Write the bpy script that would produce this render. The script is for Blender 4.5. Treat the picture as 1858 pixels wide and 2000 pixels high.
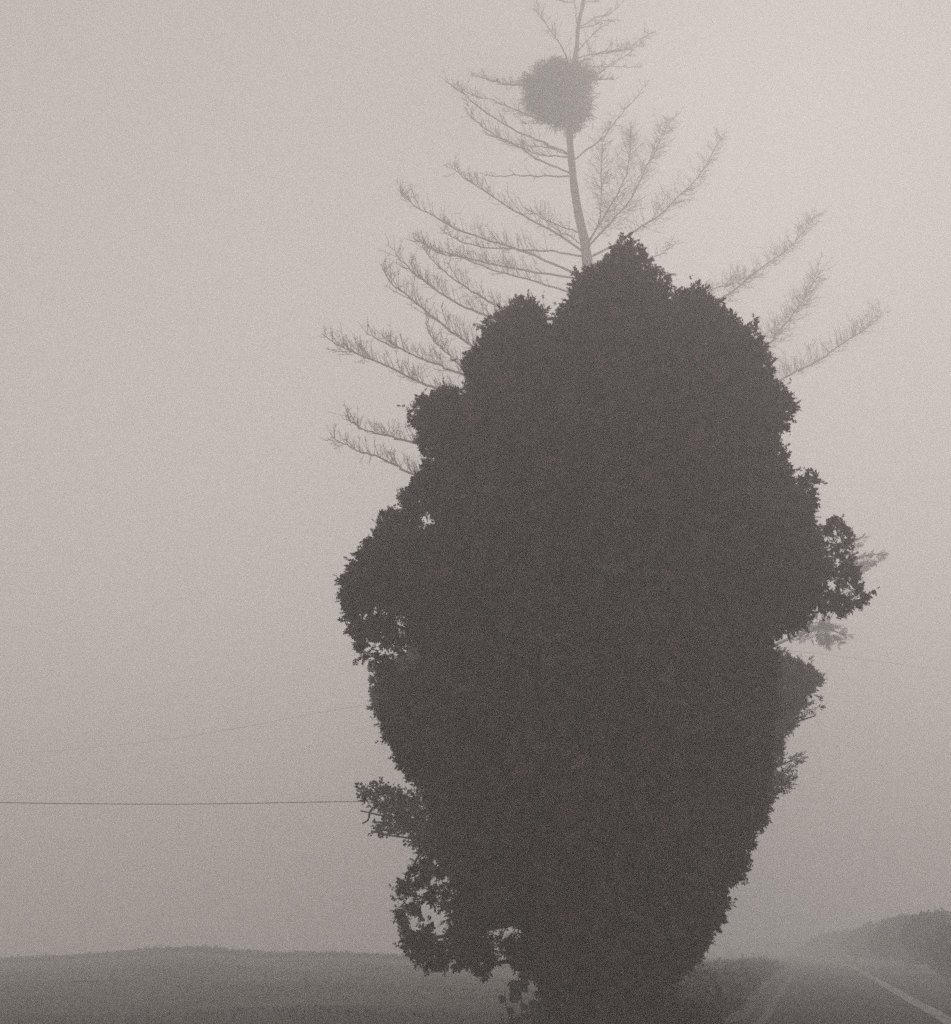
import bpy, math, random
import numpy as np
from mathutils import Vector, Matrix

# ---------------------------------------------------------------- camera, sky, sun, exposure
sc = bpy.context.scene
for o in list(bpy.data.objects): bpy.data.objects.remove(o, do_unlink=True)
CAM_Z = 0.7                                   # waist-level finder
F = 2414.0                                    # focal length in pixels of the 1858 x 2000 frame
TILT = math.atan(940.0 / F)                   # true horizon sits near row 1940
cam = bpy.data.cameras.new('camera'); cam_o = bpy.data.objects.new('camera', cam)
sc.collection.objects.link(cam_o); sc.camera = cam_o
cam.sensor_fit = 'VERTICAL'; cam.sensor_height = 24.0; cam.lens = 24.0 * F / 2000.0
cam.clip_start = 0.05; cam.clip_end = 2000.0
cam_o.location = (0, 0, CAM_Z); cam_o.rotation_euler = (math.pi / 2 + TILT, 0, 0)

SUN_EL, SUN_AZ = math.radians(38), math.radians(17)      # hidden sun, ahead and to the right, behind the fog
w = bpy.data.worlds.new('World'); sc.world = w; w.use_nodes = True
nt = w.node_tree; nt.nodes.clear()
sky = nt.nodes.new('ShaderNodeTexSky'); sky.sky_type = 'NISHITA'; sky.sun_disc = False
sky.sun_elevation = SUN_EL; sky.sun_rotation = SUN_AZ; sky.air_density = 1.0; sky.dust_density = 0.12
bw = nt.nodes.new('ShaderNodeRGBToBW')                   # the print is monochrome, warm-toned
tint = nt.nodes.new('ShaderNodeMix'); tint.data_type = 'RGBA'; tint.blend_type = 'MULTIPLY'
tint.inputs[0].default_value = 1.0; tint.inputs[7].default_value = (1.0, 0.915, 0.855, 1)
bg = nt.nodes.new('ShaderNodeBackground'); bg.inputs[1].default_value = 0.10
wo = nt.nodes.new('ShaderNodeOutputWorld')
nt.links.new(sky.outputs[0], bw.inputs[0]); nt.links.new(bw.outputs[0], tint.inputs[6])
nt.links.new(tint.outputs[2], bg.inputs[0]); nt.links.new(bg.outputs[0], wo.inputs[0])

sun = bpy.data.lights.new('sun', 'SUN'); sun_o = bpy.data.objects.new('sun', sun); sc.collection.objects.link(sun_o)
sun.energy = 1.5; sun.angle = math.radians(14); sun.color = (1.0, 0.93, 0.89)
sd = Vector((math.sin(SUN_AZ) * math.cos(SUN_EL), math.cos(SUN_AZ) * math.cos(SUN_EL), math.sin(SUN_EL)))
sun_o.rotation_euler = sd.to_track_quat('Z', 'Y').to_euler(); sun_o.location = (12, 30, 40)

vs = sc.view_settings
vs.view_transform = 'Standard'; vs.look = 'None'; vs.gamma = 1.0; vs.use_curve_mapping = False
vs.exposure = 0.81
cy = sc.cycles
cy.max_bounces = 13; cy.diffuse_bounces = 2; cy.glossy_bounces = 1; cy.volume_bounces = 12; cy.transparent_max_bounces = 4
cy.sample_clamp_indirect = 3.0; cy.sample_clamp_direct = 6.0
cy.use_denoising = False                      # the remaining grain stands for the grain of the film
HAZE_DENSITY, HAZE_G = 0.0335, 0.27

# ---------------------------------------------------------------- helpers
rng = np.random.default_rng(7)
random.seed(7)
COL = sc.collection
cT, sT = math.cos(TILT), math.sin(TILT)
K = 1858.0 / 1848.0                           # the outlines were read off a view 1848 pixels wide

def at(px, py, Y):
    """world points at depth Y (metres ahead) on the sight lines through frame positions px, py"""
    px = np.asarray(px, float); py = np.asarray(py, float); Y = np.asarray(Y, float)
    u = px - 929.0; v = 1000.0 - py
    dy = F * cT - v * sT; dz = F * sT + v * cT
    s = Y / dy
    return np.stack([u * s, Y + 0 * s, CAM_Z + dz * s], -1)

def project(P):
    P = np.asarray(P, float); z = P[..., 2] - CAM_Z
    d = P[..., 1] * cT + z * sT
    return 929 + F * P[..., 0] / d, 1000 - F * (-P[..., 1] * sT + z * cT) / d

_lat = rng.random((32, 32, 32))
def vnoise(p):
    p = np.asarray(p, float); i = np.floor(p).astype(int); f = p - i; f = f * f * (3 - 2 * f)
    r = 0
    for a in (0, 1):
        for b in (0, 1):
            for c in (0, 1):
                wgt = (f[..., 0] if a else 1 - f[..., 0]) * (f[..., 1] if b else 1 - f[..., 1]) * (f[..., 2] if c else 1 - f[..., 2])
                r = r + wgt * _lat[(i[..., 0] + a) % 32, (i[..., 1] + b) % 32, (i[..., 2] + c) % 32]
    return r * 2 - 1

def mesh_np(name, V, Fc):
    """mesh from vertex array and an (n, k) face array"""
    V = np.ascontiguousarray(V, np.float32).reshape(-1, 3); Fc = np.ascontiguousarray(Fc, np.int32)
    n, k = Fc.shape
    me = bpy.data.meshes.new(name)
    me.vertices.add(len(V)); me.vertices.foreach_set('co', V.ravel())
    me.loops.add(n * k); me.loops.foreach_set('vertex_index', Fc.ravel())
    me.polygons.add(n); me.polygons.foreach_set('loop_start', np.arange(0, n * k, k, dtype=np.int32))
    me.update(calc_edges=True)
    return me

def obj(name, me, m, parent=None, smooth=False, **props):
    o = bpy.data.objects.new(name, me); COL.objects.link(o)
    if m: me.materials.append(m)
    if smooth: me.polygons.foreach_set('use_smooth', np.ones(len(me.polygons), bool))
    if parent:
        o.parent = parent; o.matrix_parent_inverse = parent.matrix_world.inverted()
    for k_, v_ in props.items(): o[k_] = v_
    return o

def thing(name, label, category, loc, group=None):
    o = bpy.data.objects.new(name, None); COL.objects.link(o); o.empty_display_size = 0.2
    o.location = loc; o['label'] = label; o['category'] = category
    if group: o['group'] = group
    from mathutils import Matrix
    o.matrix_world = Matrix.Translation(Vector(loc))
    return o

class Tubes:
    def __init__(s): s.V = []; s.F = []; s.n = 0
    def add(s, P, R, sides=3):
        P = np.asarray(P, float); R = np.broadcast_to(np.asarray(R, float), (len(P),))
        T = np.gradient(P, axis=0); T /= np.linalg.norm(T, axis=1, keepdims=True) + 1e-9
        ref = np.array([0.31, 0.87, 0.13]) if abs(T[0, 1]) < 0.8 else np.array([1., 0, 0.1])
        A = np.cross(T, ref); A /= np.linalg.norm(A, axis=1, keepdims=True) + 1e-9
        B = np.cross(T, A)
        ang = np.arange(sides) * 2 * math.pi / sides
        ring = P[:, None] + R[:, None, None] * (np.cos(ang)[None, :, None] * A[:, None] + np.sin(ang)[None, :, None] * B[:, None])
        s.V.append(ring.reshape(-1, 3))
        i = np.arange(len(P) - 1)[:, None] * sides; j = np.arange(sides)[None]; j2 = (j + 1) % sides
        s.F.append(np.stack([i + j, i + j2, i + sides + j2, i + sides + j], -1).reshape(-1, 4) + s.n)
        s.n += len(P) * sides
    def mesh(s, name): return mesh_np(name, np.concatenate(s.V), np.concatenate(s.F))

def spline(P, n):
    """smooth resampling of a polyline (Catmull-Rom)"""
    P = np.asarray(P, float)
    if len(P) == 2: return P[0] + (P[1] - P[0]) * np.linspace(0, 1, n)[:, None]
    Q = np.vstack([2 * P[0] - P[1], P, 2 * P[-1] - P[-2]])
    t = np.linspace(0, len(P) - 1 - 1e-6, n); i = t.astype(int); f = (t - i)[:, None]
    a, b, c, d = Q[i], Q[i + 1], Q[i + 2], Q[i + 3]
    return 0.5 * (2 * b + (c - a) * f + (2 * a - 5 * b + 4 * c - d) * f ** 2 + (3 * b - a - 3 * c + d) * f ** 3)

# ---------------------------------------------------------------- materials
def mat(name, col, var=0.35, scale=6.0, rough=0.9, bump=0.0, spec=0.15):
    m = bpy.data.materials.new(name); m.use_nodes = True; t = m.node_tree; N = t.nodes
    b = N['Principled BSDF']; b.inputs['Roughness'].default_value = rough
    b.inputs['Specular IOR Level'].default_value = spec
    tc = N.new('ShaderNodeTexCoord'); nz = N.new('ShaderNodeTexNoise')
    nz.inputs['Scale'].default_value = scale; nz.inputs['Detail'].default_value = 6; nz.inputs['Roughness'].default_value = 0.65
    r = N.new('ShaderNodeValToRGB')
    r.color_ramp.elements[0].position = 0.3; r.color_ramp.elements[1].position = 0.7
    r.color_ramp.elements[0].color = tuple(c * (1 - var) for c in col) + (1,)
    r.color_ramp.elements[1].color = tuple(c * (1 + var) for c in col) + (1,)
    t.links.new(tc.outputs['Object'], nz.inputs['Vector']); t.links.new(nz.outputs[0], r.inputs[0])
    t.links.new(r.outputs[0], b.inputs['Base Color'])
    if bump:
        bp = N.new('ShaderNodeBump'); bp.inputs['Strength'].default_value = bump; bp.inputs['Distance'].default_value = 0.02
        t.links.new(nz.outputs[0], bp.inputs['Height']); t.links.new(bp.outputs[0], b.inputs['Normal'])
    return m
M_leaf = mat('evergreen_foliage', (0.112, 0.060, 0.054), 0.25, 5.0)
M_leaf2 = mat('shrub_foliage', (0.060, 0.045, 0.040), 0.4, 4.0)
M_broad = mat('broad_leaf', (0.075, 0.068, 0.062), 0.3, 14.0, rough=0.6, spec=0.3)
M_bark = mat('bark', (0.105, 0.095, 0.088), 0.35, 9.0, bump=0.6)
M_twig = mat('dead_twig', (0.10, 0.09, 0.083), 0.25, 5.0)
M_field = mat('field_soil_and_grass', (0.10, 0.088, 0.08), 0.35, 0.6, bump=0.5)
M_grass = mat('grass_blade', (0.10, 0.088, 0.08), 0.4, 1.2)
M_road = mat('asphalt', (0.040, 0.036, 0.034), 0.25, 1.3, rough=0.95, bump=0.25, spec=.1)
M_paint = mat('worn_road_paint', (0.15, 0.14, 0.133), 0.6, 2.5, rough=0.7)
M_faded = mat('rubbed_out_paint', (0.075, 0.07, 0.066), 0.6, 1.6, rough=0.8)
M_gravel = mat('gravel_verge', (0.065, 0.058, 0.053), 0.4, 5.0, bump=0.6)
M_wire = mat('cable_sheath', (0.03, 0.028, 0.027), 0.2, 8.0, rough=0.6)
M_pole = mat('weathered_pole_wood', (0.10, 0.09, 0.083), 0.3, 10.0, bump=0.4)

# ---------------------------------------------------------------- ground and road
ROAD_S = 0.035                                            # the road climbs gently away from the camera
crest_px = np.array([-900, 0, 100, 250, 330, 420, 500, 600, 760, 900, 1100]) * K
crest_py = np.array([1872, 1868, 1863, 1853, 1847, 1849, 1857, 1856, 1853, 1856, 1862]) * K
YC = 42.0
_cp = at(crest_px, crest_py, YC); crest_x, crest_z = _cp[:, 0], _cp[:, 2]
def sstep(a, b, x):
    t = np.clip((x - a) / (b - a), 0, 1); return t * t * (3 - 2 * t)
def on_road_plane(px, py):
    """point of the road plane z = ROAD_S * y seen at frame position"""
    p = at(px, py, 1.0) - np.array([0, 0, CAM_Z]); k = CAM_Z / (ROAD_S - p[2])
    return np.array([p[0] * k, k])
cA, cB = on_road_plane(1858 * 1.0, 1998), on_road_plane(1648, 1878)
c_dir = (cB - cA) / np.linalg.norm(cB - cA); c_nrm = np.array([c_dir[1], -c_dir[0]])     # to the right of travel
eL = on_road_plane(1475, 1992); LANE_L = -float((eL - cA) @ c_nrm)
LANE_R = LANE_L
def road_bend(s): return -0.0016 * np.maximum(s - 25, 0) ** 2        # the road swings left far up in the fog
def road_lat(x, y):
    s = (x - cA[0]) * c_dir[0] + (y - cA[1]) * c_dir[1]
    n = (x - cA[0]) * c_nrm[0] + (y - cA[1]) * c_nrm[1]
    return s, n - road_bend(s)
def gz(x, y, carve=True):
    x = np.asarray(x, float); y = np.asarray(y, float)
    plane = ROAD_S * np.clip(y, -40, 160)
    wl = 1 - sstep(-0.12, 0.06, x / np.maximum(y, 6.0))
    zc = np.interp(x * YC / np.maximum(y, 8.0), crest_x, crest_z)
    rise = np.where(y < YC, (zc - ROAD_S * YC) * sstep(9, YC + 12, y) / sstep(9, YC + 12, np.array(YC)),
                    (zc - ROAD_S * YC) - 0.09 * (y - YC))
    z = plane + wl * np.maximum(rise, -6 - plane)
    s, n = road_lat(x, y)
    bank = sstep(LANE_R + 0.8, LANE_R + 5.0, n) * (0.9 + 0.5 * vnoise(np.stack([x * .13, y * .13, 0 * x], -1)))
    z = z + bank * sstep(8, 20, y)
    z = z + 0.05 * vnoise(np.stack([x * .6, y * .6, 0 * x + 3], -1)) * sstep(LANE_L + .3, LANE_L + 1.5, np.abs(n))
    if carve: z = np.where((n > -LANE_L - 1.0) & (n < LANE_R + 1.0), z - 0.06 * sstep(-LANE_L - 1.0, -LANE_L - .5, n) * (1 - sstep(LANE_R + .5, LANE_R + 1.0, n)), z)
    return z
def axis(a, b, f0, f1, fine):
    c = [np.arange(f0, f1 + 1e-6, fine)]
    p = f1; st = fine
    while p < b: st *= 1.25; p += st; c.append([min(p, b)])
    p = f0; st = fine; L = []
    while p > a: st *= 1.25; p -= st; L.append(max(p, a))
    return np.concatenate([np.array(L[::-1])] + [np.asarray(q, float) for q in c])
gx, gy = axis(-240, 240, -24, 26, 0.45), axis(-240, 240, 0, 62, 0.45)
GX, GY = np.meshgrid(gx, gy); GZ = gz(GX, GY)
nx, ny = len(gx), len(gy)
i = (np.arange(ny - 1)[:, None] * nx + np.arange(nx - 1)[None]).ravel()
obj('ground', mesh_np('ground', np.stack([GX, GY, GZ], -1), np.stack([i, i + 1, i + 1 + nx, i + nx], -1)), M_field, smooth=True, kind='structure')

S = np.concatenate([np.arange(-24, 40, 0.5), np.arange(40, 150, 2.0)])
def strip(n0, n1, dz, S=S, cols=5, edge_noise=0.0):
    n = np.linspace(n0, n1, cols)[None] + 0 * S[:, None]
    if edge_noise:
        n[:, 0] += edge_noise * vnoise(np.stack([S * .9, 0 * S, 0 * S + n0], -1)); n[:, -1] += edge_noise * vnoise(np.stack([S * .9, 0 * S, 0 * S + n1 + 9], -1))
    n = n + road_bend(S)[:, None]
    X = cA[0] + S[:, None] * c_dir[0] + n * c_nrm[0]; Y = cA[1] + S[:, None] * c_dir[1] + n * c_nrm[1]
    Z = ROAD_S * np.clip(Y, -40, 160) + dz
    a = (np.arange(len(S) - 1)[:, None] * cols + np.arange(cols - 1)[None]).ravel()
    return np.stack([X, Y, Z], -1), np.stack([a, a + 1, a + 1 + cols, a + cols], -1)
obj('road', mesh_np('road', *strip(-LANE_L - .25, LANE_R + .25, 0.0, edge_noise=.10)), M_road, kind='structure')
obj('verge', mesh_np('verge', *strip(-LANE_L - .60, -LANE_L - .15, 0.012, edge_noise=.12)), M_gravel, kind='structure')
obj('road_marking', mesh_np('road_marking', *strip(-.09, .09, 0.006, cols=2, edge_noise=.012)), M_paint, kind='structure')
obj('road_marking', mesh_np('road_marking', *strip(-LANE_L + .03, -LANE_L + .12, 0.006, cols=2, edge_noise=.03)), M_faded, kind='structure')
obj('road_marking', mesh_np('road_marking', *strip(LANE_R - .22, LANE_R - .08, 0.006, cols=2, edge_noise=.012)), M_paint, kind='structure')

# ---------------------------------------------------------------- foliage tools
def spray_templates(kind, count=8, seed=1):
    """flat little sprays, a stalk along +x with leaflets to both sides; every leaflet a narrow quad"""
    r = np.random.default_rng(seed); out = []
    for _ in range(count):
        q = []
        def leaflet(p, ang, L, wd, lift):
            d = np.array([math.cos(ang), math.sin(ang), lift]); s = np.array([-math.sin(ang), math.cos(ang), r.uniform(-.3, .3)])
            p = np.asarray(p)
            q.extend([p, p + d * L * .5 + s * wd, p + d * L, p + d * L * .5 - s * wd])
        if kind == 'cypress':
            leaflet((0, 0, 0), 0, .95, .09, .05)
            for k in range(6):
                t = .08 + .13 * k + r.uniform(-.04, .04); sg = 1 if k % 2 else -1
                leaflet((t, 0, r.uniform(-.03, .03)), sg * r.uniform(.45, 1.0), r.uniform(.42, .62) * (1 - .35 * t), r.uniform(.07, .12), r.uniform(-.3, .3))
        elif kind == 'round':
            for k in range(6):
                a = r.uniform(-1.9, 1.9); leaflet((r.uniform(0, .5), r.uniform(-.2, .2), r.uniform(-.2, .2)), a, r.uniform(.45, .7), r.uniform(.15, .24), r.uniform(-.8, .8))
        elif kind == 'feather':
            leaflet((0, 0, 0), 0, 1.0, .04, .0)
            for k in range(8):
                t = .06 + .11 * k; sg = 1 if k % 2 else -1
                leaflet((t, 0, 0), sg * r.uniform(.6, .95), r.uniform(.34, .44) * (1.1 - .75 * t), .045, r.uniform(-.15, .15))
        out.append(np.array(q))
    return out
TPL = {k: spray_templates(k, seed=n) for n, k in enumerate(('cypress', 'round', 'feather'))}

def place_sprays(pos, dirs, size, kind, r):
    """sprays with stalks along dirs; returns vertices and quads"""
    tp = TPL[kind]; nv = len(tp[0]); T = np.stack(tp)
    n = len(pos); which = r.integers(0, len(tp), n)
    d = dirs / (np.linalg.norm(dirs, axis=1, keepdims=True) + 1e-9)
    a = r.normal(size=(n, 3)); a -= (a * d).sum(1, keepdims=True) * d; a /= np.linalg.norm(a, axis=1, keepdims=True) + 1e-9
    b = np.cross(d, a)
    R = np.stack([d, a, b], -1)
    V = np.einsum('nij,nkj->nki', R, T[which]) * size[:, None, None] + pos[:, None]
    return V.reshape(-1, 3), np.arange(n * nv, dtype=np.int32).reshape(-1, 4)

def poly_info(poly, x, y):
    """signed inside distance to the outline and the direction to its nearest point"""
    P = np.asarray(poly, float); Q = np.roll(P, -1, 0)
    best = np.full(len(x), 1e18); bx = np.zeros(len(x)); by = np.zeros(len(x)); ins = np.zeros(len(x), bool)
    for (x0, y0), (x1, y1) in zip(P, Q):
        dx, dy = x1 - x0, y1 - y0; L = dx * dx + dy * dy + 1e-9
        t = np.clip(((x - x0) * dx + (y - y0) * dy) / L, 0, 1); ex, ey = x0 + t * dx - x, y0 + t * dy - y
        D = ex * ex + ey * ey; m = D < best; best[m] = D[m]; bx[m] = ex[m]; by[m] = ey[m]
        c = (y0 > y) != (y1 > y)
        ins ^= c & (x < (x1 - x0) * (y - y0) / (y1 - y0 + 1e-12) + x0)
    d = np.sqrt(best); n = d + 1e-6
    return np.where(ins, d, -d), bx / n, by / n

def foliage(poly, Y, depth, round_px, n, sizes, kind, seed, noise=(10, 45, 5, 16), holes=(), shell=None, sparse=None, up=0.45, spread=0.7, big=1.0, inset=0.0, feather=14.0):
    """fill the swelling volume behind an outline with sprays. depth: half thickness in metres, round_px: how far
    in from the outline the full thickness is reached, noise: (amplitude, wavelength) twice in pixels"""
    r = np.random.default_rng(seed)
    P = np.asarray(poly, float) * K; lo, hi = P.min(0), P.max(0)
    pos = []; dr = []; sz = []; got = 0
    while got < n:
        m = 60000
        x = r.uniform(lo[0] - 8, hi[0] + 8, m); y = r.uniform(lo[1] - 8, hi[1] + 8, m); u = r.uniform(-1, 1, m)
        d, ox, oy = poly_info(P, x, y)
        s = np.stack([x, y, u * depth * 230], -1)
        d = d + noise[0] * vnoise(s / noise[1] + seed) + noise[2] * vnoise(s / noise[3] + seed * 2 + 5) - 0.5 * sizes[0] * F / Y
        for hx, hy, hr in holes:
            d = np.minimum(d, np.hypot(x - hx * K, y - hy * K) + 4 * vnoise(s / 9.0) - hr)
        d = d - inset
        keep = (d > 0) & (r.random(m) < np.clip(d / feather, .12, 1.0))
        if shell: keep &= r.random(m) < np.where(d < shell[0], 1.0, shell[1])
        if sparse: keep &= vnoise(s / sparse[0] + 11) > sparse[1]
        x, y, u, d, ox, oy = (q[keep] for q in (x, y, u, d, ox, oy))
        t = depth * np.sqrt(np.clip(1 - (1 - np.clip(d / round_px, 0, 1)) ** 2, 0, 1))
        e = np.exp(-d / 30.0)
        pos.append(at(x, y, Y + u * t))
        dr.append(np.stack([ox * e, -0.5 * np.sign(-u) * 0 + u * .6, -oy * e + (up if np.isscalar(up) else np.interp(y, (1400, 1750), up))], -1) + r.normal(size=(len(x), 3)) * spread)
        sz.append(r.uniform(sizes[0], sizes[1], len(x)) * (1 + big * np.clip(d / 70.0, 0, 1)))
        got += len(x)
    pos, dr, sz = (np.concatenate(q)[:n] for q in (pos, dr, sz))
    return place_sprays(pos, dr, sz, kind, r)

def fan_spray(base, tip, Y, n, size, seed, width=.35, droop=0.0):
    """one pointed flat bough tip: feathery sprays set along a line, shorter towards the tip"""
    r = np.random.default_rng(seed); a = at(base[0] * K, base[1] * K, Y); b = at(tip[0] * K, tip[1] * K, Y); d = b - a; L = np.linalg.norm(d); d /= L
    t = r.random(n) ** .8; side = r.choice([-1, 1], n)
    perp = np.array([-d[2], 0, d[0]])
    w_ = r.random(n) * (1 - t) * width * L
    pos = a + d * (t * L * .9)[:, None] + perp * (side * w_ * .5)[:, None] + np.stack([0 * t, r.normal(size=n) * .12 * L, -droop * r.random(n) * L], -1)
    dirs = d + perp * (side * r.uniform(.2, .8, n))[:, None] + np.stack([0 * t, r.normal(size=n) * .4, 0 * t], -1)
    return place_sprays(pos, dirs, size * (1.15 - .65 * t) * r.uniform(.7, 1.1, n), 'feather', r)

def join(parts):
    V = []; Fc = []; n = 0
    for v, f in parts: V.append(v); Fc.append(f + n); n += len(v)
    return np.concatenate(V), np.concatenate(Fc)

def bough(t, P, r0, r1, parent, n=14, m=None, sides=6):
    Q = spline(P, n); tb = Tubes(); R = np.linspace(r0, r1, n) * (1 + .08 * np.sin(np.arange(n) * 2.1))
    tb.add(Q, R, sides); return obj(t, tb.mesh(t), m or M_bark, parent, smooth=True)

# ---------------------------------------------------------------- the great dark evergreen
YD = 9.6
crown_outline = [(1206,470),(1218,460),(1232,480),(1250,486),(1257,510),(1251,530),(1270,522),(1292,532),(1298,560),(1299,600),(1309,602),(1312,574),
 (1330,564),(1346,560),(1355,545),(1368,556),(1376,580),(1400,590),(1420,612),(1436,632),(1450,640),(1468,634),(1480,655),(1484,690),
 (1500,695),(1496,720),(1506,747),(1525,756),(1531,778),(1547,790),(1535,815),(1514,840),(1510,868),(1530,884),(1518,902),(1535,908),
 (1545,945),(1557,940),(1565,916),(1584,922),(1587,960),(1580,1000),(1590,1040),(1603,1037),(1612,1010),(1640,1020),(1650,1050),(1650,1078),
 (1660,1105),(1668,1140),(1684,1168),(1666,1184),(1650,1180),(1640,1196),(1625,1185),(1600,1180),(1572,1202),(1550,1226),(1528,1233),(1506,1228),
 (1502,1245),(1508,1280),(1506,1330),(1500,1400),(1494,1470),(1484,1530),(1490,1560),(1487,1590),(1470,1606),(1456,1640),(1446,1680),(1430,1710),
 (1412,1726),(1408,1760),(1396,1790),(1376,1810),(1366,1842),(1344,1862),(1316,1896),(1290,1950),(1275,2130),(1096,2130),(1090,1990),(1070,1920),(1030,1890),(995,1870),
 (985,1838),(970,1836),(958,1858),(950,1888),(932,1892),(912,1868),(890,1878),(850,1876),(815,1866),(795,1850),(786,1812),(778,1780),(771,1748),
 (790,1716),(803,1690),(835,1660),(850,1625),(846,1580),(838,1545),(815,1520),(790,1500),(776,1475),(766,1450),(748,1410),(742,1372),(748,1330),(736,1300),
 (702,1282),(690,1240),(678,1200),(663,1160),(667,1118),(690,1100),(705,1070),(725,1050),(735,1020),(755,990),(776,1000),(796,995),(780,964),
 (800,940),(815,920),(826,900),(828,870),(812,850),(808,828),(800,800),(806,780),(840,770),(862,758),(900,765),(906,730),(900,708),(925,680),
 (940,640),(960,615),(985,600),(1010,585),(1040,588),(1055,605),(1062,642),(1073,642),(1078,615),(1095,600),(1101,580),(1115,560),(1119,540),
 (1142,530),(1166,512),(1190,490)]
holes = [(832,1015,9),(805,1280,14),(788,1300,9),(765,1262,7),(740,1270,6),(798,1405,6),(838,1770,15),(852,1800,12),(812,1790,11),(790,1745,9),(822,1735,8),(862,1775,13),
         (850,1705,7),(846,1652,10),(876,1865,10),(966,1812,9),(990,1796,8),(1012,1806,6),(1640,1090,6),(1612,1140,6),(1660,1172,4),(1590,1190,6),(836,895,5)]
rh = np.random.default_rng(77)
holes += [(rh.uniform(700, 800), rh.uniform(1190, 1400), rh.uniform(1, 5)) for _ in range(16)]
holes += [(rh.uniform(785, 900), rh.uniform(1680, 1860), rh.uniform(0, 3)) for _ in range(9)]
holes += [(rh.uniform(1590, 1660), rh.uniform(1040, 1180), rh.uniform(1, 4)) for _ in range(8)]
holes += [(rh.uniform(950, 1060), rh.uniform(1790, 1880), rh.uniform(1, 6)) for _ in range(8)]
base_d = np.array([at(1185 * K, 1900, YD)[0], YD, 0.0]); base_d[2] = gz(base_d[0], base_d[1])
evergreen = thing('evergreen_tree', 'huge dark evergreen with a dense lobed crown, nearest and blackest of the trees', 'tree', base_d)
tp = np.array([base_d - [0, 0, .15], base_d + [.02, 0, 1.0], base_d + [-.05, .05, 2.6], at(1200 * K, 1000 * K, YD), at(1215 * K, 640 * K, YD)])
tb = Tubes(); Q = spline(tp, 24); tb.add(Q, np.linspace(.27, .03, 24) * (1 + .5 * np.exp(-np.arange(24) / 1.5)), 10)
obj('trunk', tb.mesh('trunk'), M_bark, evergreen, smooth=True)
for k, (x0, y0, x1, y1, dy) in enumerate([(1190,1700,800,1830,-.3),(1190,1760,930,1880,.1),(1190,1500,760,1450,.3),(1195,1350,690,1180,.0),(1200,1150,760,1010,-.2),
        (1205,980,830,830,.2),(1210,880,990,630,.0),(1210,830,1370,590,.1),(1205,980,1520,800,-.1),(1200,1150,1620,1150,.1),(1200,1250,1650,1050,.2),
        (1195,1100,1570,960,-.3),(1190,1650,1460,1600,.0),(1190,1780,1380,1790,.2)]):
    a, b = at(x0 * K, y0 * K, YD), at(x1 * K, y1 * K, YD + dy)
    bough('bough', [a, a * .55 + b * .45 + [0, 0, -.10], b], .05, .008, evergreen)
cr = [foliage(crown_outline, YD, 1.55, 260, 56000, (.035, .078), 'cypress', 3, noise=(13, 32, 8, 11), holes=[(a, b, c + 6) for a, b, c in holes], shell=(60, .25), big=1.6, inset=-7, feather=30, up=(.45, -.45)),
      foliage(crown_outline, YD, 1.2, 200, 9000, (.13, .20), 'round', 4, noise=(4, 60, 0, 16), holes=holes, inset=42, feather=5, big=.8)]
# ragged shoots standing out past the outline all round
def shoots(poly, Y, n, seed, lo_px, hi_px, size):
    r = np.random.default_rng(seed); P = np.asarray(poly, float) * K; Q = np.roll(P, -1, 0); L = np.hypot(*(Q - P).T); c = np.cumsum(L)
    pos = []; dr = []; sz = []
    for _ in range(n):
        k = int(np.searchsorted(c, r.random() * c[-1])); k = min(k, len(P) - 1); p = P[k] + (Q[k] - P[k]) * r.random()
        if p[1] > 1900: continue
        nn = np.array([(Q[k] - P[k])[1], -(Q[k] - P[k])[0]]) / (L[k] + 1e-6)
        g = np.array([0, -1.0]) if p[1] < 1300 else np.array([0, .5])
        d = nn * .8 + g * .5 + r.normal(size=2) * .45; d /= np.hypot(*d) + 1e-6
        Ls = r.uniform(lo_px, hi_px); Yk = Y + r.normal() * .12; m = r.integers(4, 9)
        for j in range(m):
            t = (j + r.random()) / m; q = p - nn * 13 + d * Ls * t + r.normal(size=2) * Ls * .05
            pos.append(at(q[0], q[1], Yk)); e = d + r.normal(size=2) * .6 * (1 - .5 * t); dr.append((e[0], r.normal() * .4, -e[1])); sz.append(size * r.uniform(.6, 1.2) * (1.2 - .5 * t))
    return place_sprays(np.array(pos), np.array(dr), np.array(sz), 'cypress', r)
cr.append(shoots(crown_outline, YD, 460, 8, 8, 26, .062))
cr.append(shoots(crown_outline, YD, 110, 9, 20, 42, .055))
obj('crown', mesh_np('crown', *join(cr)), M_leaf, evergreen, kind='stuff')

# ---------------------------------------------------------------- the paler evergreen just behind it
YM = 13.6
def z4(*pts): return [((1500 + a / 5.162) / K, (1100 + b / 5.162) / K) for a, b in pts]
mid_outline = z4((60,880),(130,900),(180,880),(240,960),(340,980),(385,985),(410,925),(440,990),(470,1090),(550,1110),(585,1145),(540,1190),(500,1230),(530,1290),(505,1350),(590,1420),(480,1470),
     (440,1420),(380,1420),(345,1500),(370,1545),(250,1680),(160,1800)) + [(1524,1450),(1530,1470),(1562,1469),(1545,1482),(1518,1492),(1505,1500),(1545,1516),(1518,1535),(1490,1560),
     (1440,1640),(1380,1800),(1330,1900),(1100,1900),(1000,1700),(860,1560),(800,1500),(742,1425),(724,1372),(718,1338),(716,1300),(740,1290),(800,1260),(1000,1180),(1300,1150),(1490,1250)]
tuft_outline = [(692,1535),(700,1522),(730,1518),(762,1515),(785,1530),(800,1535),(830,1530),(860,1560),(860,1650),(830,1690),(805,1660),(790,1640),(765,1622),(742,1632),(712,1630),(716,1608),(745,1588),(718,1570),(700,1562)]
base_m = np.array([at(1150 * K, 1900, YM)[0], YM, 0.0]); base_m[2] = gz(base_m[0], base_m[1])
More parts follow.
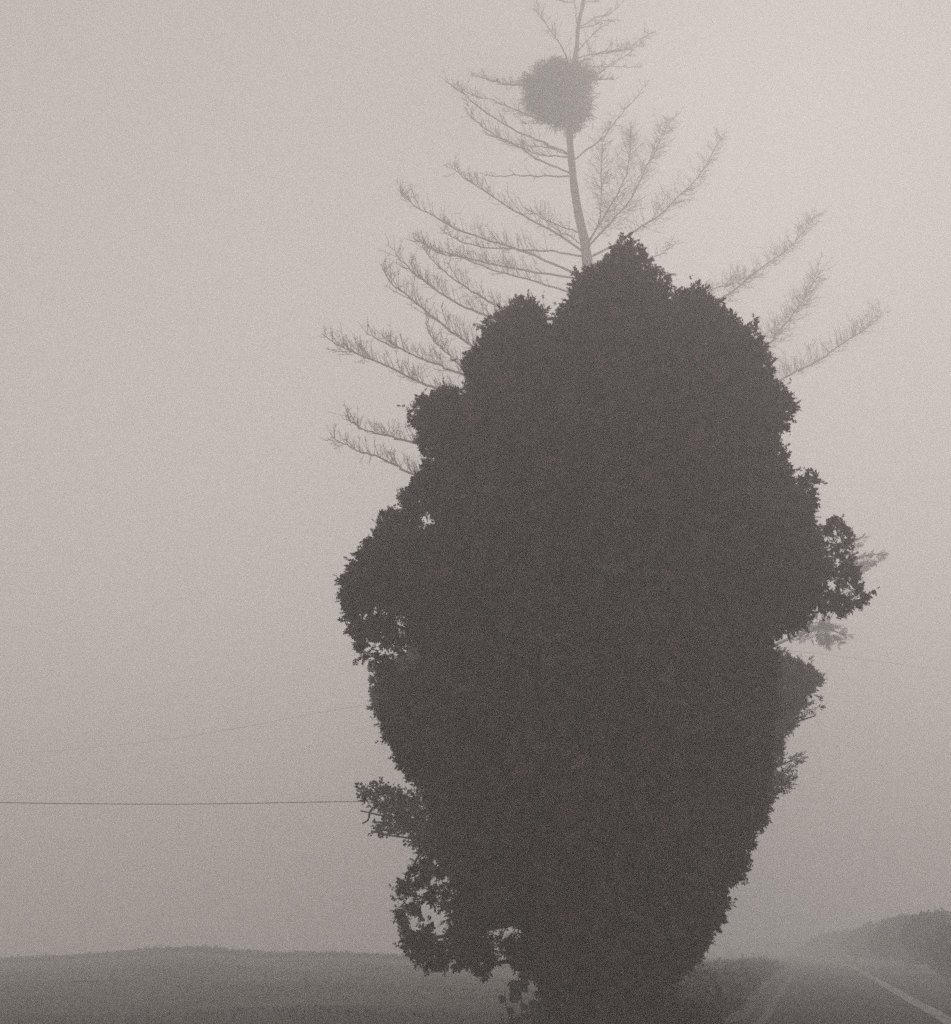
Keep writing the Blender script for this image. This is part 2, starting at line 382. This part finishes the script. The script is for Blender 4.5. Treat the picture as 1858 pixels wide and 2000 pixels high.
behind = thing('evergreen_tree', 'greyer evergreen half hidden behind the dark tree, loose sprays showing at both its edges', 'tree', base_m)
tb = Tubes(); tb.add(spline([base_m - [0, 0, .1], base_m + [.05, 0, 2], at(1150 * K, 1220 * K, YM)], 12), np.linspace(.2, .03, 12), 8)
obj('trunk', tb.mesh('trunk'), M_bark, behind, smooth=True)
for x0, y0, x1, y1, dy in [(1150,1640,700,1575,-.4),(1150,1640,735,1620,0),(1150,1480,1590,1330,.1),(1150,1500,1585,1390,.0),(1150,1450,735,1350,0),(1150,1600,1545,1475,0)]:
    a, b = at(x0 * K, y0 * K, YM), at(x1 * K, y1 * K, YM + dy)
    bough('bough', [a, a * .5 + b * .5 + [0, 0, -.08], b], .045, .006, behind)
bt = Tubes()
for pts in ([(775,1560),(740,1562),(720,1575),(716,1592),(704,1600)], [(800,1580),(760,1575),(730,1560),(705,1535)], [(830,1600),(790,1610),(750,1612),(722,1618)], [(840,1640),(815,1660),(800,1690),(788,1700)]):
    bt.add(spline(at(np.array(pts)[:, 0] * K, np.array(pts)[:, 1] * K, YM - .4), 10), np.linspace(.018, .008, 10), 4)
obj('branchlets', bt.mesh('branchlets'), M_bark, behind)
cr = [foliage(mid_outline, YM, 1.4, 200, 22000, (.05, .11), 'cypress', 5, noise=(6, 34, 6, 12), shell=(70, .25), big=1.5, holes=[(1572,1365,8),(1585,1350,6),(1560,1385,7)]),
      foliage(tuft_outline, YM - .4, .45, 60, 1150, (.035, .075), 'round', 6, noise=(8, 24, 7, 10), sparse=(13, -.05), big=.2, feather=22),
      fan_spray((1490,1500), (1566,1467), YM, 26, .2, 61), fan_spray((1480,1535), (1552,1514), YM, 26, .2, 62), fan_spray((1530,1380), (1603,1372), YM, 20, .17, 63), fan_spray((1540,1330), (1603,1316), YM, 26, .2, 64),
      fan_spray((1548,1330), (1571,1276), YM, 20, .17, 65), fan_spray((1500,1300), (1530,1262), YM, 20, .17, 66)]
obj('crown', mesh_np('crown', *join(cr)), M_leaf, behind, kind='stuff')

# ---------------------------------------------------------------- the tall bare conifer behind
YB = 26.0
def z1(*p): return [(840 + a / 3.08, b / 3.08) for a, b in p]
def z2(*p): return [(600 + a / 3.08, 360 + b / 3.08) for a, b in p]
def z3(*p): return [(1200 + a / 3.08, 400 + b / 3.08) for a, b in p]
trunk_px = [(1216, 2050), (1208, 1700), (1196, 1300), (1178, 900), (1160, 640), (1148, 520), (1142, 471), (1131, 422), (1122, 367), (1116, 308), (1113, 260), (1117, 190), (1122, 120), (1127, 91), (1129, 55), (1134, 29), (1140, 0), (1141, -35), (1143, -80)]
trunk_w = [62, 52, 42, 33, 26, 21, 18.5, 17, 15.5, 14, 13, 11.5, 10, 8.5, 7.5, 7.5, 8, 6, 2]
base_b = np.array([at(1216, 1960, YB)[0], YB, 0.0]); base_b[2] = gz(base_b[0], base_b[1])
conifer = thing('bare_conifer', 'tall leafless conifer with upswept branches rising out of the dark evergreen', 'tree', base_b)
Tp = at([p[0] for p in trunk_px], [p[1] for p in trunk_px], YB); Tp[0] = base_b - [0, 0, .2]
Tq = spline(Tp, 70); wq = np.interp(np.linspace(0, len(trunk_w) - 1, 70), np.arange(len(trunk_w)), trunk_w)
dist = Tq[:, 1] * cT + (Tq[:, 2] - CAM_Z) * sT
tb = Tubes(); tb.add(Tq, wq * dist / F / 2 * (1 + .05 * np.sin(np.arange(70) * 1.7)), 9)
obj('trunk', tb.mesh('trunk'), M_bark, conifer, smooth=True)

def twigs(tb, Q, r, per_m, L, rise=0.8, t0=0.1, below=0.15, rad=.0065):
    """fine forked twigs, most of them standing up along the branch"""
    seg = np.linalg.norm(np.diff(Q, axis=0), axis=1); s = np.concatenate([[0], np.cumsum(seg)]); tot = s[-1]
    n = int(tot * per_m); dens = 0.5 + 0.5 * vnoise(np.stack([s * 2.2, 0 * s + r.uniform(0, 30), 0 * s], -1))
    for _ in range(n):
        q = t0 + (1 - t0) * r.random() ** .85
        if r.random() > .35 + .9 * np.interp(q * tot, s, dens): continue
        p = np.array([np.interp(q * tot, s, Q[:, c]) for c in range(3)]); k = min(int(np.searchsorted(s, q * tot)), len(Q) - 1)
        b = Q[k] - Q[max(k - 1, 0)]; b = b / (np.linalg.norm(b) + 1e-9)
        l = L * r.uniform(.35, 1.0) * (1.05 - .55 * q)
        sg = -0.7 if r.random() < below else 1.0
        pp = np.array([-b[2], 0, b[0]]) * (1 if b[0] >= 0 else -1); pp /= np.linalg.norm(pp) + 1e-6      # square to the branch, upwards
        if abs(b[2]) > .62: sg = r.choice([-1.0, 1.0])
        d = b * r.uniform(.25, .9) + pp * (sg * rise * r.uniform(.5, 1.2)) + np.array([r.normal() * .2, r.normal() * .5, .12]); d /= np.linalg.norm(d)
        c = np.array([0, 0, .25 * l]) + r.normal(size=3) * .08 * l
        P = np.array([p, p + d * l * .35 + c * .05, p + d * l * .7 + c * .4, p + d * l + c]); tb.add(P, [rad, rad * .9, rad * .75, rad * .5], 3)
        for _f in range(r.integers(1, 6)):
            f = r.uniform(.25, .95); a = p + d * l * f + c * f * f
            e = d * .5 + r.normal(size=3) * .65 + [0, 0, .25]; e /= np.linalg.norm(e); m = l * r.uniform(.2, .5)
            tb.add(np.array([a, a + e * m]), [rad * .75, rad * .45], 3)

LEFT, RIGHT = -1, 1
# (frame points from trunk to tip, depth of the tip relative to the trunk, base width px, twigs per metre, twig length)
B = [
 (z1((835,375),(780,260),(720,180),(670,100),(620,50)), -1.0, 3.2, 22, .45),
 (z1((880,350),(1000,320),(1180,295),(1260,240),(1340,190)), 1.2, 3.0, 24, .5),
 (z1((880,390),(1010,330),(1190,300)), -.8, 2.6, 16, .40),
 (z1((900,520),(985,475),(1080,390),(1200,320),(1290,230)), 1.6, 3.0, 14, .35),
 (z1((892,175),(990,150),(1050,125),(1150,122)), .8, 2.6, 14, .3),
 (z1((892,170),(1000,105),(1070,90),(1130,45)), -.7, 2.4, 14, .3),
 (z1((884,320),(960,230),(1040,160),(1075,150)), .5, 2.4, 14, .3),
 (z1((872,400),(1050,400),(1270,405)), -.6, 2.4, 14, .3),
 (z1((890,180),(880,100),(872,0),(866,-60)), .2, 2.8, 8, .2),
 (z1((925,12),(1000,5),(1040,-20)), .3, 2.0, 10, .2),
 (z1((870,15),(800,10),(770,-10)), -.3, 2.0, 10, .2),
 (z1((860,500),(960,480),(1050,475),(1110,480)), -.4, 3.0, 34, .30),
 (z1((850,530),(560,515),(430,500),(330,475),(255,455)), -1.2, 5.5, 60, .28),
 (z1((850,760),(700,735),(560,680),(470,640),(360,600),(240,570),(160,500)), -1.6, 3.6, 16, .40),
 (z1((835,930),(700,865),(560,810),(430,740),(300,650),(200,560),(90,490)), -2.4, 4.4, 14, .42),
 (z1((840,1040),(700,985),(560,900),(450,840),(340,780),(270,720),(220,680)), -1.8, 4.2, 22, .45),
 (z1((835,945),(680,935),(600,910),(480,860),(380,820),(330,800)), -1.0, 3.4, 26, .35),
 (z1((835,935),(720,890),(600,880),(500,860)), -.6, 3.0, 20, .3),
 (z1((845,1060),(650,1060),(480,1055),(370,1060),(300,1040)), -1.4, 3.4, 8, .3),
 (z1((860,740),(640,740),(550,740)), -.6, 2.6, 20, .3),
 (z1((862,965),(950,900),(1040,830),(1110,740),(1180,650),(1240,590),(1320,480)), 2.4, 3.8, 10, .45),
 (z1((940,1470),(1010,1350),(1030,1200),(1030,1000),(1040,870)), .9, 3.4, 34, .65),
 (z1((945,1480),(1060,1280),(1160,1100),(1205,930),(1210,760)), 1.6, 4.4, 36, .7),
 (z1((945,1490),(1100,1320),(1220,1180),(1290,1020),(1370,880),(1450,710)), 2.4, 4.6, 34, .7),
 (z1((945,1555),(1120,1470),(1230,1390),(1370,1300),(1490,1190),(1600,1080),(1680,960),(1750,820)), 3.0, 4.8, 28, .65),
 (z1((930,1520),(830,1450),(700,1370),(560,1300),(430,1220),(300,1130),(200,1070),(110,980)), -2.4, 4.8, 24, .5),
 (z1((900,1400),(760,1350),(650,1300),(560,1250)), -.9, 3.0, 20, .45),
 (z1((920,1480),(850,1420),(780,1390),(700,1330)), .6, 2.6, 18, .4),
 (z1((960,1680),(1310,1560),(1420,1510),(1510,1440)), 3.5, 3.4, 14, .35),
 (z2((1690,560),(1500,490),(1300,400),(1100,340),(900,270),(770,195),(640,130),(545,30)), -3.2, 5.0, 28, .50),
 (z2((1670,435),(1500,410),(1300,395),(1080,380),(950,350),(860,310),(800,265)), -1.6, 4.0, 18, .40),
 (z2((1690,580),(1450,540),(1250,510),(1100,480),(950,440),(780,395),(690,350),(640,330)), -2.6, 4.6, 32, .45),
 (z2((1700,680),(1600,650),(1450,610),(1250,550),(1100,510),(950,450),(820,420),(700,380)), -2.9, 4.4, 20, .45),
 (z2((1710,1000),(1180,750),(1060,680),(940,610),(850,545),(770,470),(690,370)), -3.8, 4.6, 26, .50),
 (z2((1710,1040),(1110,805),(960,745),(830,670),(720,590),(620,510),(560,450),(500,380)), -4.4, 4.8, 26, .52),
 (z2((1720,1380),(1030,990),(900,910),(780,820),(680,730),(590,660),(520,610),(480,550),(445,480)), -4.8, 5.2, 28, .55),
 (z2((1720,1650),(950,1115),(870,1040),(790,970),(740,900),(710,830)), -4.0, 3.8, 26, .45),
 (z2((1720,1420),(930,1140),(800,1090),(650,1030),(520,980),(420,930),(355,895)), -4.4, 4.6, 34, .52),
 (z2((1720,1600),(850,1255),(700,1200),(550,1130),(400,1060),(280,1010),(170,960),(85,895)), -5.0, 5.0, 34, .50),
 (z2((1740,1800),(650,1560),(540,1525),(430,1500),(340,1480),(270,1430),(230,1390)), -4.6, 4.2, 38, .45),
 (z2((1740,2080),(690,1755),(560,1700),(430,1640),(330,1610),(230,1570),(150,1520)), -4.6, 4.4, 32, .45),
 (z3((-130,1080),(600,590),(700,530),(820,430),(930,350),(1030,280),(1110,190),(1205,70)), 4.6, 5.0, 38, .65),
 (z3((-130,960),(560,530),(680,490),(790,430)), 3.6, 3.2, 36, .45),
 (z3((-110,1600),(880,870),(960,790),(1050,690),(1120,600),(1180,500),(1250,375)), 4.8, 5.0, 42, .7),
 (z3((-100,1650),(950,1080),(1100,1000),(1250,920),(1380,830),(1480,760),(1600,635)), 5.0, 5.0, 42, .65),
]
rb = np.random.default_rng(21)
for pts, dy, wpx, per_m, L in B:
    p = np.array(pts); cum = np.concatenate([[0], np.cumsum(np.hypot(*np.diff(p, axis=0).T))]); cum /= cum[-1]
    Q = spline(at(p[:, 0], p[:, 1], YB + dy * cum ** .9), 22)
    Q[1:-1] += rb.normal(size=(20, 3)) * .012
    R = np.linspace(wpx, 1.1, 22) * 31.0 / F / 2
    tb = Tubes(); tb.add(Q, R, 5); br = obj('branch', tb.mesh('branch'), M_bark, conifer, smooth=True)
    tb = Tubes(); twigs(tb, Q, rb, per_m * .7, L * 1.35, rad=.0054, t0=.12 if len(pts) < 7 else .25)
    for _ in range(2 + int(L * 6)):                              # a few longer side shoots along the branch
        k = rb.integers(6, 19); b = Q[k + 2] - Q[k]; b /= np.linalg.norm(b)
        d = b * .9 + np.array([0, rb.normal() * .5, rb.uniform(-.25, .45)]); d /= np.linalg.norm(d); l = rb.uniform(.35, .9) * L * 1.5
        S_ = Q[k] + d * np.linspace(0, 1, 8)[:, None] * l + np.array([0, 0, .18 * l]) * (np.linspace(0, 1, 8) ** 2)[:, None]
        tb.add(S_, np.linspace(.011, .005, 8), 3); twigs(tb, S_, rb, 14, L * .5, t0=.2, rad=.005)
    obj('twigs', tb.mesh('twigs'), M_twig, br, kind='stuff')
# the few boughs low on the right that still carry needles
def z5(*p): return [((1300 + a / 3.312) / K, (880 + b / 3.312) / K) for a, b in p]
green = [(2.0, [(1180,1300),(1640,1072),(1690,1042)], [((1640,1072),(1686,1038),30,.30)]),
         (1.0, [(1185,1380),(1630,1115),(1725,1079)], [((1640,1105),(1724,1074),60,.34), ((1640,1118),(1695,1092),34,.3), ((1640,1126),(1672,1112),16,.26)]),
         (.4, [(1190,1420),(1560,1240),(1655,1240)], [((1570,1222),(1660,1236),60,.32), ((1570,1218),(1640,1256),36,.3), ((1590,1205),(1552,1246),34,.3), ((1600,1215),(1608,1262),34,.3), ((1606,1230),(1604,1192),26,.26), ((1580,1228),(1548,1212),24,.26)])]
for gi, (dy, st, fans) in enumerate(green):
    s_ = np.array(st); bo = bough('bough', at(s_[:, 0], s_[:, 1], YB + dy * np.linspace(0, 1, 3)), .05, .01, conifer)
    obj('needles', mesh_np('needles', *join([fan_spray(a, b, YB + dy, n, L, 70 + 9 * gi + q) for q, (a, b, n, L) in enumerate(fans)])), M_leaf, bo, kind='stuff')

# ---------------------------------------------------------------- twig nest high on the bare trunk
nest_outline = np.array([(1040,130),(1062,122),(1085,116),(1110,124),(1134,122),(1152,136),(1160,154),(1147,172),(1140,188),(1151,212),(1146,236),(1125,246),(1112,262),(1098,258),(1080,246),(1058,236),(1034,226),(1024,206),(1022,184),(1010,164),(1018,148),(1036,146)], float)
rn = np.random.default_rng(5)
nc = at(1086 * K, 186 * K, YB - .15)
nest = thing('twig_nest', 'big round ragged nest of twigs wrapped round the top of the bare conifer', 'nest', nc)
lo, hi = nest_outline.min(0) - 4, nest_outline.max(0) + 4
tb = Tubes(); fr = Tubes(); got = 0
while got < 3300:
    m = 4000; x = rn.uniform(lo[0], hi[0], m); y = rn.uniform(lo[1], hi[1], m); d, ox, oy = poly_info(nest_outline, x, y)
    u = rn.uniform(-1, 1, m); d = d + 15 * vnoise(np.stack([x / 21, y / 21, u * 3], -1)) + 5 * vnoise(np.stack([x / 8, y / 8, u * 5], -1)) - 8
    for k in np.nonzero(d > -1)[0]:
        t = .95 * math.sqrt(max(0, 1 - (1 - min(max(d[k], 0) / 62, 1)) ** 2))
        p = at(x[k] * K, y[k] * K, YB - .1 + u[k] * t)
        e = math.exp(-max(d[k], 0) / 10)
        v = np.array([ox[k] * e * .4, u[k] * .4, -oy[k] * e * .4 + .05]) + rn.normal(size=3) * .6; v /= np.linalg.norm(v)
        l = rn.uniform(.12, .36); c = rn.normal(size=3) * .07
        l *= 1 + .5 * e
        (fr if e > .5 else tb).add(np.array([p - v * l * .4, p + v * l * .15 + c, p + v * l * .65]), [.009, .0105, .005], 3); got += 1
for k in range(160):                                             # long stray ends
    a_, b_ = rn.uniform(0, 6.283), rn.uniform(-1, 1); v = np.array([math.cos(a_), b_ * .6, math.sin(a_)]); v /= np.linalg.norm(v)
    p = nc + v * np.array([.72, .7, .78]) * rn.uniform(.7, .95); v = v + rn.normal(size=3) * .6; v /= np.linalg.norm(v); l = rn.uniform(.25, .55)
    fr.add(np.array([p, p + v * l * .5 + rn.normal(size=3) * .03, p + v * l]), [.010, .009, .005], 3)
obj('twig_mass', tb.mesh('twig_mass'), M_twig, nest, kind='stuff')
obj('loose_ends', fr.mesh('loose_ends'), M_twig, nest, kind='stuff')

# ---------------------------------------------------------------- low plants near the foot of the tree
def shrub(label, pl, Y, depth, round_px, n, sizes, kind, seed, group=None, m=None, **kw):
    P = np.array(pl) * K; cx = (P[:, 0].min() + P[:, 0].max()) / 2
    b = np.array([at(cx, 1900, Y)[0], Y, 0.]); b[2] = gz(b[0], b[1])
    t = thing('shrub', label, 'shrub', b, group)
    r = np.random.default_rng(seed); top = at(cx, P[:, 1].min(), Y)
    for k in range(5):
        e = at(r.uniform(P[:, 0].min() * .7 + cx * .3, P[:, 0].max() * .7 + cx * .3), P[:, 1].min() * .6 + P[:, 1].max() * .4, Y + r.uniform(-.5, .5) * depth)
        bough('stem', [b + [r.normal() * .05, r.normal() * .05, -.05], (b + e) / 2 + r.normal(size=3) * .05, e], .025, .008, t, n=7, sides=5)
    obj('crown', mesh_np('crown', *foliage(pl, Y, depth, round_px, n, sizes, kind, seed, **kw)), m or M_leaf2, t, kind='stuff')
    return t
rc = np.random.default_rng(52); nC = 7000
ra, rr = rc.uniform(0, 6.283, nC), 2.6 * np.sqrt(rc.random(nC)) * (1 + .25 * rc.normal(size=nC)); cx_, cy_ = base_d[0] + .2 + rr * np.cos(ra) * .8, YD + 1.0 + rr * np.sin(ra) * 1.5
sN, nN = road_lat(cx_, cy_); okc = (nN < -LANE_L - .3) & (cx_ > base_d[0] - .30 - .03 * cy_ + .35); cx_, cy_, rr = cx_[okc], cy_[okc], rr[okc]
kv = 9000; sv = rc.uniform(-6, 26, kv); nv_ = -LANE_L - .35 - 2.6 * rc.random(kv) ** 1.3 + .15 * vnoise(np.stack([sv * .8, 0 * sv, 0 * sv], -1)) + road_bend(sv)
vx, vy = cA[0] + sv * c_dir[0] + nv_ * c_nrm[0], cA[1] + sv * c_dir[1] + nv_ * c_nrm[1]; okv = (vx > base_d[0] + .2) | (vy > 14)
okv &= vx > .085 * vy
cx_, cy_, rr = np.concatenate([cx_, vx[okv]]), np.concatenate([cy_, vy[okv]]), np.concatenate([rr, rc.uniform(1.0, 1.9, okv.sum())])
hc = np.clip(.45 - .17 * rr, .03, 1) * (1 + .6 * vnoise(np.stack([cx_ * 1.3, cy_ * 1.3, 0 * cx_], -1)))
obj('ground_cover', mesh_np('ground_cover', *place_sprays(np.stack([cx_, cy_, gz(cx_, cy_) + hc * rc.random(len(cx_))], -1), rc.normal(size=(len(cx_), 3)) * .6 + [0, 0, .5], rc.uniform(.05, .12, len(cx_)), 'round', rc)),
    M_leaf2, kind='stuff', label='dark low growth spreading over the ground round the foot of the evergreen', category='ground cover')
# shrubs standing along the far side of the road, each one deeper in the fog
for k, (lab, Yk, pl) in enumerate([
    ('nearest and darkest roadside shrub, cut by the right edge of the photograph', 25.0, [(1802,1830),(1830,1792),(1870,1784),(1930,1768),(2010,1775),(2060,1810),(2060,1905),(1900,1905),(1850,1895),(1815,1872)]),
    ('second shrub in from the right edge, the tallest across the road', 31.0, [(1752,1806),(1775,1776),(1800,1762),(1850,1766),(1900,1782),(1930,1810),(1925,1890),(1840,1882),(1780,1862)]),
    ('third shrub in from the right edge, grey in the fog across the road', 40.0, [(1690,1824),(1715,1790),(1745,1776),(1790,1774),(1830,1792),(1850,1830),(1840,1868),(1770,1862),(1705,1850)]),
    ('fourth shrub in from the right edge, pale and low across the road', 52.0, [(1640,1830),(1660,1808),(1690,1792),(1730,1790),(1765,1804),(1785,1836),(1770,1858),(1700,1854),(1650,1850)]),
    ('faintest and leftmost of the roadside shrubs, almost lost in the fog', 68.0, [(1560,1836),(1590,1818),(1630,1808),(1665,1806),(1700,1820),(1710,1846),(1640,1852),(1575,1850)])]):
    pl = [(a, b + (12 if b < 1845 else 0)) for a, b in pl]
    shrub(lab, pl, Yk, 1.2 + Yk * .035, 80, 4200, (.003 * Yk, .006 * Yk), 'round', 42 + k, 'roadside shrubs', noise=(18, 40, 10, 13), feather=130, inset=4)

# leafy sapling in front of the pale gap at the foot of the tree
YS = 11.2
sb = np.array([at(1018 * K, 1960, YS)[0], YS, 0.]); sb[2] = gz(sb[0], sb[1])
sapling = thing('sapling', 'young plant with large oval leaves at the left foot of the dark evergreen', 'plant', sb)
rs = np.random.default_rng(12)
def leaf_mesh():
    t = np.linspace(0, 1, 5); wd = np.array([.0, .30, .36, .24, .0]); V = []; Fq = []
    for a, b in zip(t, wd): V += [(a, b, .10 * b + .05 * math.sin(a * 3)), (a, 0, -.06 * math.sin(a * 3.1)), (a, -b, .10 * b + .05 * math.sin(a * 3))]
    for k in range(4):
        q = 3 * k; Fq += [(q, q + 1, q + 4, q + 3), (q + 1, q + 2, q + 5, q + 4)]
    return mesh_np('leaf', np.array(V), np.array(Fq))
LM = leaf_mesh(); LM.materials.append(M_broad)
for st in ([(1016,2090),(1015,1990),(1012,1930),(1006,1890)], [(1020,2090),(1035,1990),(1048,1940),(1042,1900)], [(1014,2090),(1000,2000),(985,1960),(980,1925)], [(1022,2090),(1060,2010),(1072,1970),(1066,1925)]):
    s_ = np.array(st, float) * K; Yv = YS + rs.normal() * .08 * np.arange(len(st)) / 2
    Q = spline(at(s_[:, 0], s_[:, 1], Yv), 16); Q[0] = sb + [rs.normal() * .02, rs.normal() * .02, -.03]
    tb = Tubes(); tb.add(Q, np.linspace(.010, .004, 16), 5); obj('stem', tb.mesh('stem'), M_bark, sapling, smooth=True)
    for k in range(11):
        q = rs.uniform(.3, 1.0); p = Q[int(q * 15)]
        a = rs.uniform(0, 2 * math.pi); d = Vector((math.cos(a), math.sin(a) * .5, rs.uniform(-1.0, .3)))
        l = obj('leaf', LM, None, sapling); e = Vector(p) - Vector(sb); l.matrix_parent_inverse.identity()
        l.location = e; l.rotation_mode = 'QUATERNION'; d.normalize(); fz = Vector((rs.normal() * .5, -1, rs.normal() * .5 + .4)); fz = (fz - fz.dot(d) * d).normalized(); fy = fz.cross(d)
        l.rotation_quaternion = Matrix((d, fy, fz)).transposed().to_quaternion(); s0 = rs.uniform(.08, .125); l.scale = (s0, s0, s0)

# ---------------------------------------------------------------- grass and scrub of the field
rg = np.random.default_rng(31)
def blades(n, sampler, h0, h1, wd):
    x, y = sampler(n); z = gz(x, y) - .02
    s, nn = road_lat(x, y); ok = (nn < -LANE_L - .9 + .3 * rg.random(n)) | (nn > LANE_R + .5)
    x, y, z = x[ok], y[ok], z[ok]; n = len(x)
    h = rg.uniform(h0, h1, n) * (0.7 + .5 * vnoise(np.stack([x * .5, y * .5, 0 * x], -1))); a = rg.uniform(0, 6.283, n); l = rg.normal(size=(n, 2)) * .35 * h[:, None]
    cx, sx = np.cos(a) * wd, np.sin(a) * wd; k = 1 + y / 25
    b = np.stack([x, y, z], -1); o_ = np.stack([cx * k, sx * k, 0 * x], -1); mid = b + np.stack([l[:, 0] * .35, l[:, 1] * .35, h * .6], -1)
    V = np.stack([b - o_, b + o_, mid + o_ * .8, mid - o_ * .8, b + np.stack([l[:, 0], l[:, 1], h], -1)], 1)
    f = np.arange(n)[:, None] * 5
    return V.reshape(-1, 3), np.concatenate([np.concatenate([f, f + 1, f + 2, f + 3], 1), np.concatenate([f + 3, f + 2, f + 4, f + 4], 1)])
def fan(y0, y1, a0, a1):
    def f(n):
        y = y0 + (y1 - y0) * rg.random(n) ** 1.1; return y * rg.uniform(a0, a1, n), y
    return f
V, q = blades(30000, fan(7, 44, -.46, .5), .03, .08, .005)
n5 = len(V) // 5; quad = q[:n5]; tri = q[n5:, :3]
def mesh_mixed(name, V, Q4, T3):
    me = bpy.data.meshes.new(name); me.vertices.add(len(V)); me.vertices.foreach_set('co', np.ascontiguousarray(V, np.float32).ravel())
    li = np.concatenate([Q4.ravel(), T3.ravel()]).astype(np.int32); me.loops.add(len(li)); me.loops.foreach_set('vertex_index', li)
    st = np.concatenate([np.arange(len(Q4)) * 4, len(Q4) * 4 + np.arange(len(T3)) * 3]).astype(np.int32)
    me.polygons.add(len(st)); me.polygons.foreach_set('loop_start', st); me.update(calc_edges=True); return me
obj('grass', mesh_mixed('grass', V, quad, tri), M_grass, kind='stuff', label='rough dark grass covering the misty field and verges', category='grass')
# tufty scrub along the brow of the field
n = 9000; y = rg.uniform(YC - 4, YC + 3, n); x = rg.uniform(-.47, .22, n) * y; z = gz(x, y)
h = .03 + .16 * np.clip(.3 + vnoise(np.stack([x * .35, y * .2, 0 * x], -1)) + .5 * vnoise(np.stack([x * 1.3, y * .7, 0 * x], -1)), 0, 1.3)
pos = np.stack([x, y, z + h * rg.random(n)], -1)
obj('scrub', mesh_np('scrub', *place_sprays(pos, np.stack([0 * x, 0 * x, 0 * x + .8], -1) + rg.normal(size=(n, 3)) * .6, rg.uniform(.07, .15, n), 'round', rg)), M_grass, kind='stuff',
    label='low uneven scrub along the brow of the field on the left', category='scrub')

# ---------------------------------------------------------------- pole hidden in the trees and its overhead wires
YP = 18.0
pt = at(1195 * K, 1300 * K, YP); pb = np.array([pt[0], YP, float(gz(pt[0], YP))])
pole = thing('utility_pole', 'wooden utility pole hidden behind the dark evergreen', 'pole', pb)
tb = Tubes(); tb.add(np.linspace(pb - [0, 0, .3], pt + [0, 0, .15], 6), np.linspace(.13, .09, 6), 12); obj('shaft', tb.mesh('shaft'), M_pole, pole, smooth=True)
tb = Tubes(); tb.add(np.array([pt + [-.12, 0, .0], pt + [.12, 0, .0]]), .04, 6); obj('insulator', tb.mesh('insulator'), M_wire, pole)
low = at(1195 * K, 1552 * K, YP)
tb = Tubes(); tb.add(np.array([low + [-.15, -.1, 0], low + [.12, -.1, 0]]), .03, 6); obj('bracket', tb.mesh('bracket'), M_wire, pole)
def wire(label, pts, Y, rad):
    p = np.array(pts, float); c = at(p[:, 0] * K, p[:, 1] * K, np.array(Y)); tb = Tubes(); tb.add(spline(c, 60), rad, 5)
    t = obj('overhead_wire', tb.mesh('overhead_wire'), M_wire); t['label'] = label; t['category'] = 'wire'; t['group'] = 'overhead wires'
wire('dark nearly level wire running from the left edge to the tree', [(1195,1552),(960,1558),(700,1557),(350,1562),(0,1559),(-300,1550)], [YP, 17.4, 16.8, 16.0, 15.2, 14.5], .0046)
wire('faint thin wire slanting up from the left edge towards the tree', [(1195,1300),(700,1371),(341,1434),(20,1465),(-300,1485)], [YP, 21, 23.5, 25.5, 27.5], .0017)
wire('very faint thin wire sloping down to the right edge', [(1195,1262),(1500,1262),(1700,1284),(1848,1305),(2100,1335)], [YP, 24, 28, 31, 36], .0022)

# ---------------------------------------------------------------- the fog
bx = np.array([(a, b, c) for c in (-8.0, 28.2) for b in (-255, 255) for a in (-255, 255)], float)
haze_me = mesh_np('haze', bx, np.array([(0, 2, 3, 1), (4, 5, 7, 6), (0, 1, 5, 4), (2, 6, 7, 3), (0, 4, 6, 2), (1, 3, 7, 5)]))
hm = bpy.data.materials.new('fog'); hm.use_nodes = True; N = hm.node_tree.nodes; N.clear()
pv = N.new('ShaderNodeVolumePrincipled'); mo = N.new('ShaderNodeOutputMaterial')
pv.inputs['Color'].default_value = (0.999, 0.997, 0.995, 1); pv.inputs['Density'].default_value = HAZE_DENSITY; pv.inputs['Anisotropy'].default_value = HAZE_G
hm.node_tree.links.new(pv.outputs[0], mo.inputs['Volume'])
obj('haze', haze_me, hm, kind='stuff', label='thick pale fog filling the whole place', category='fog')
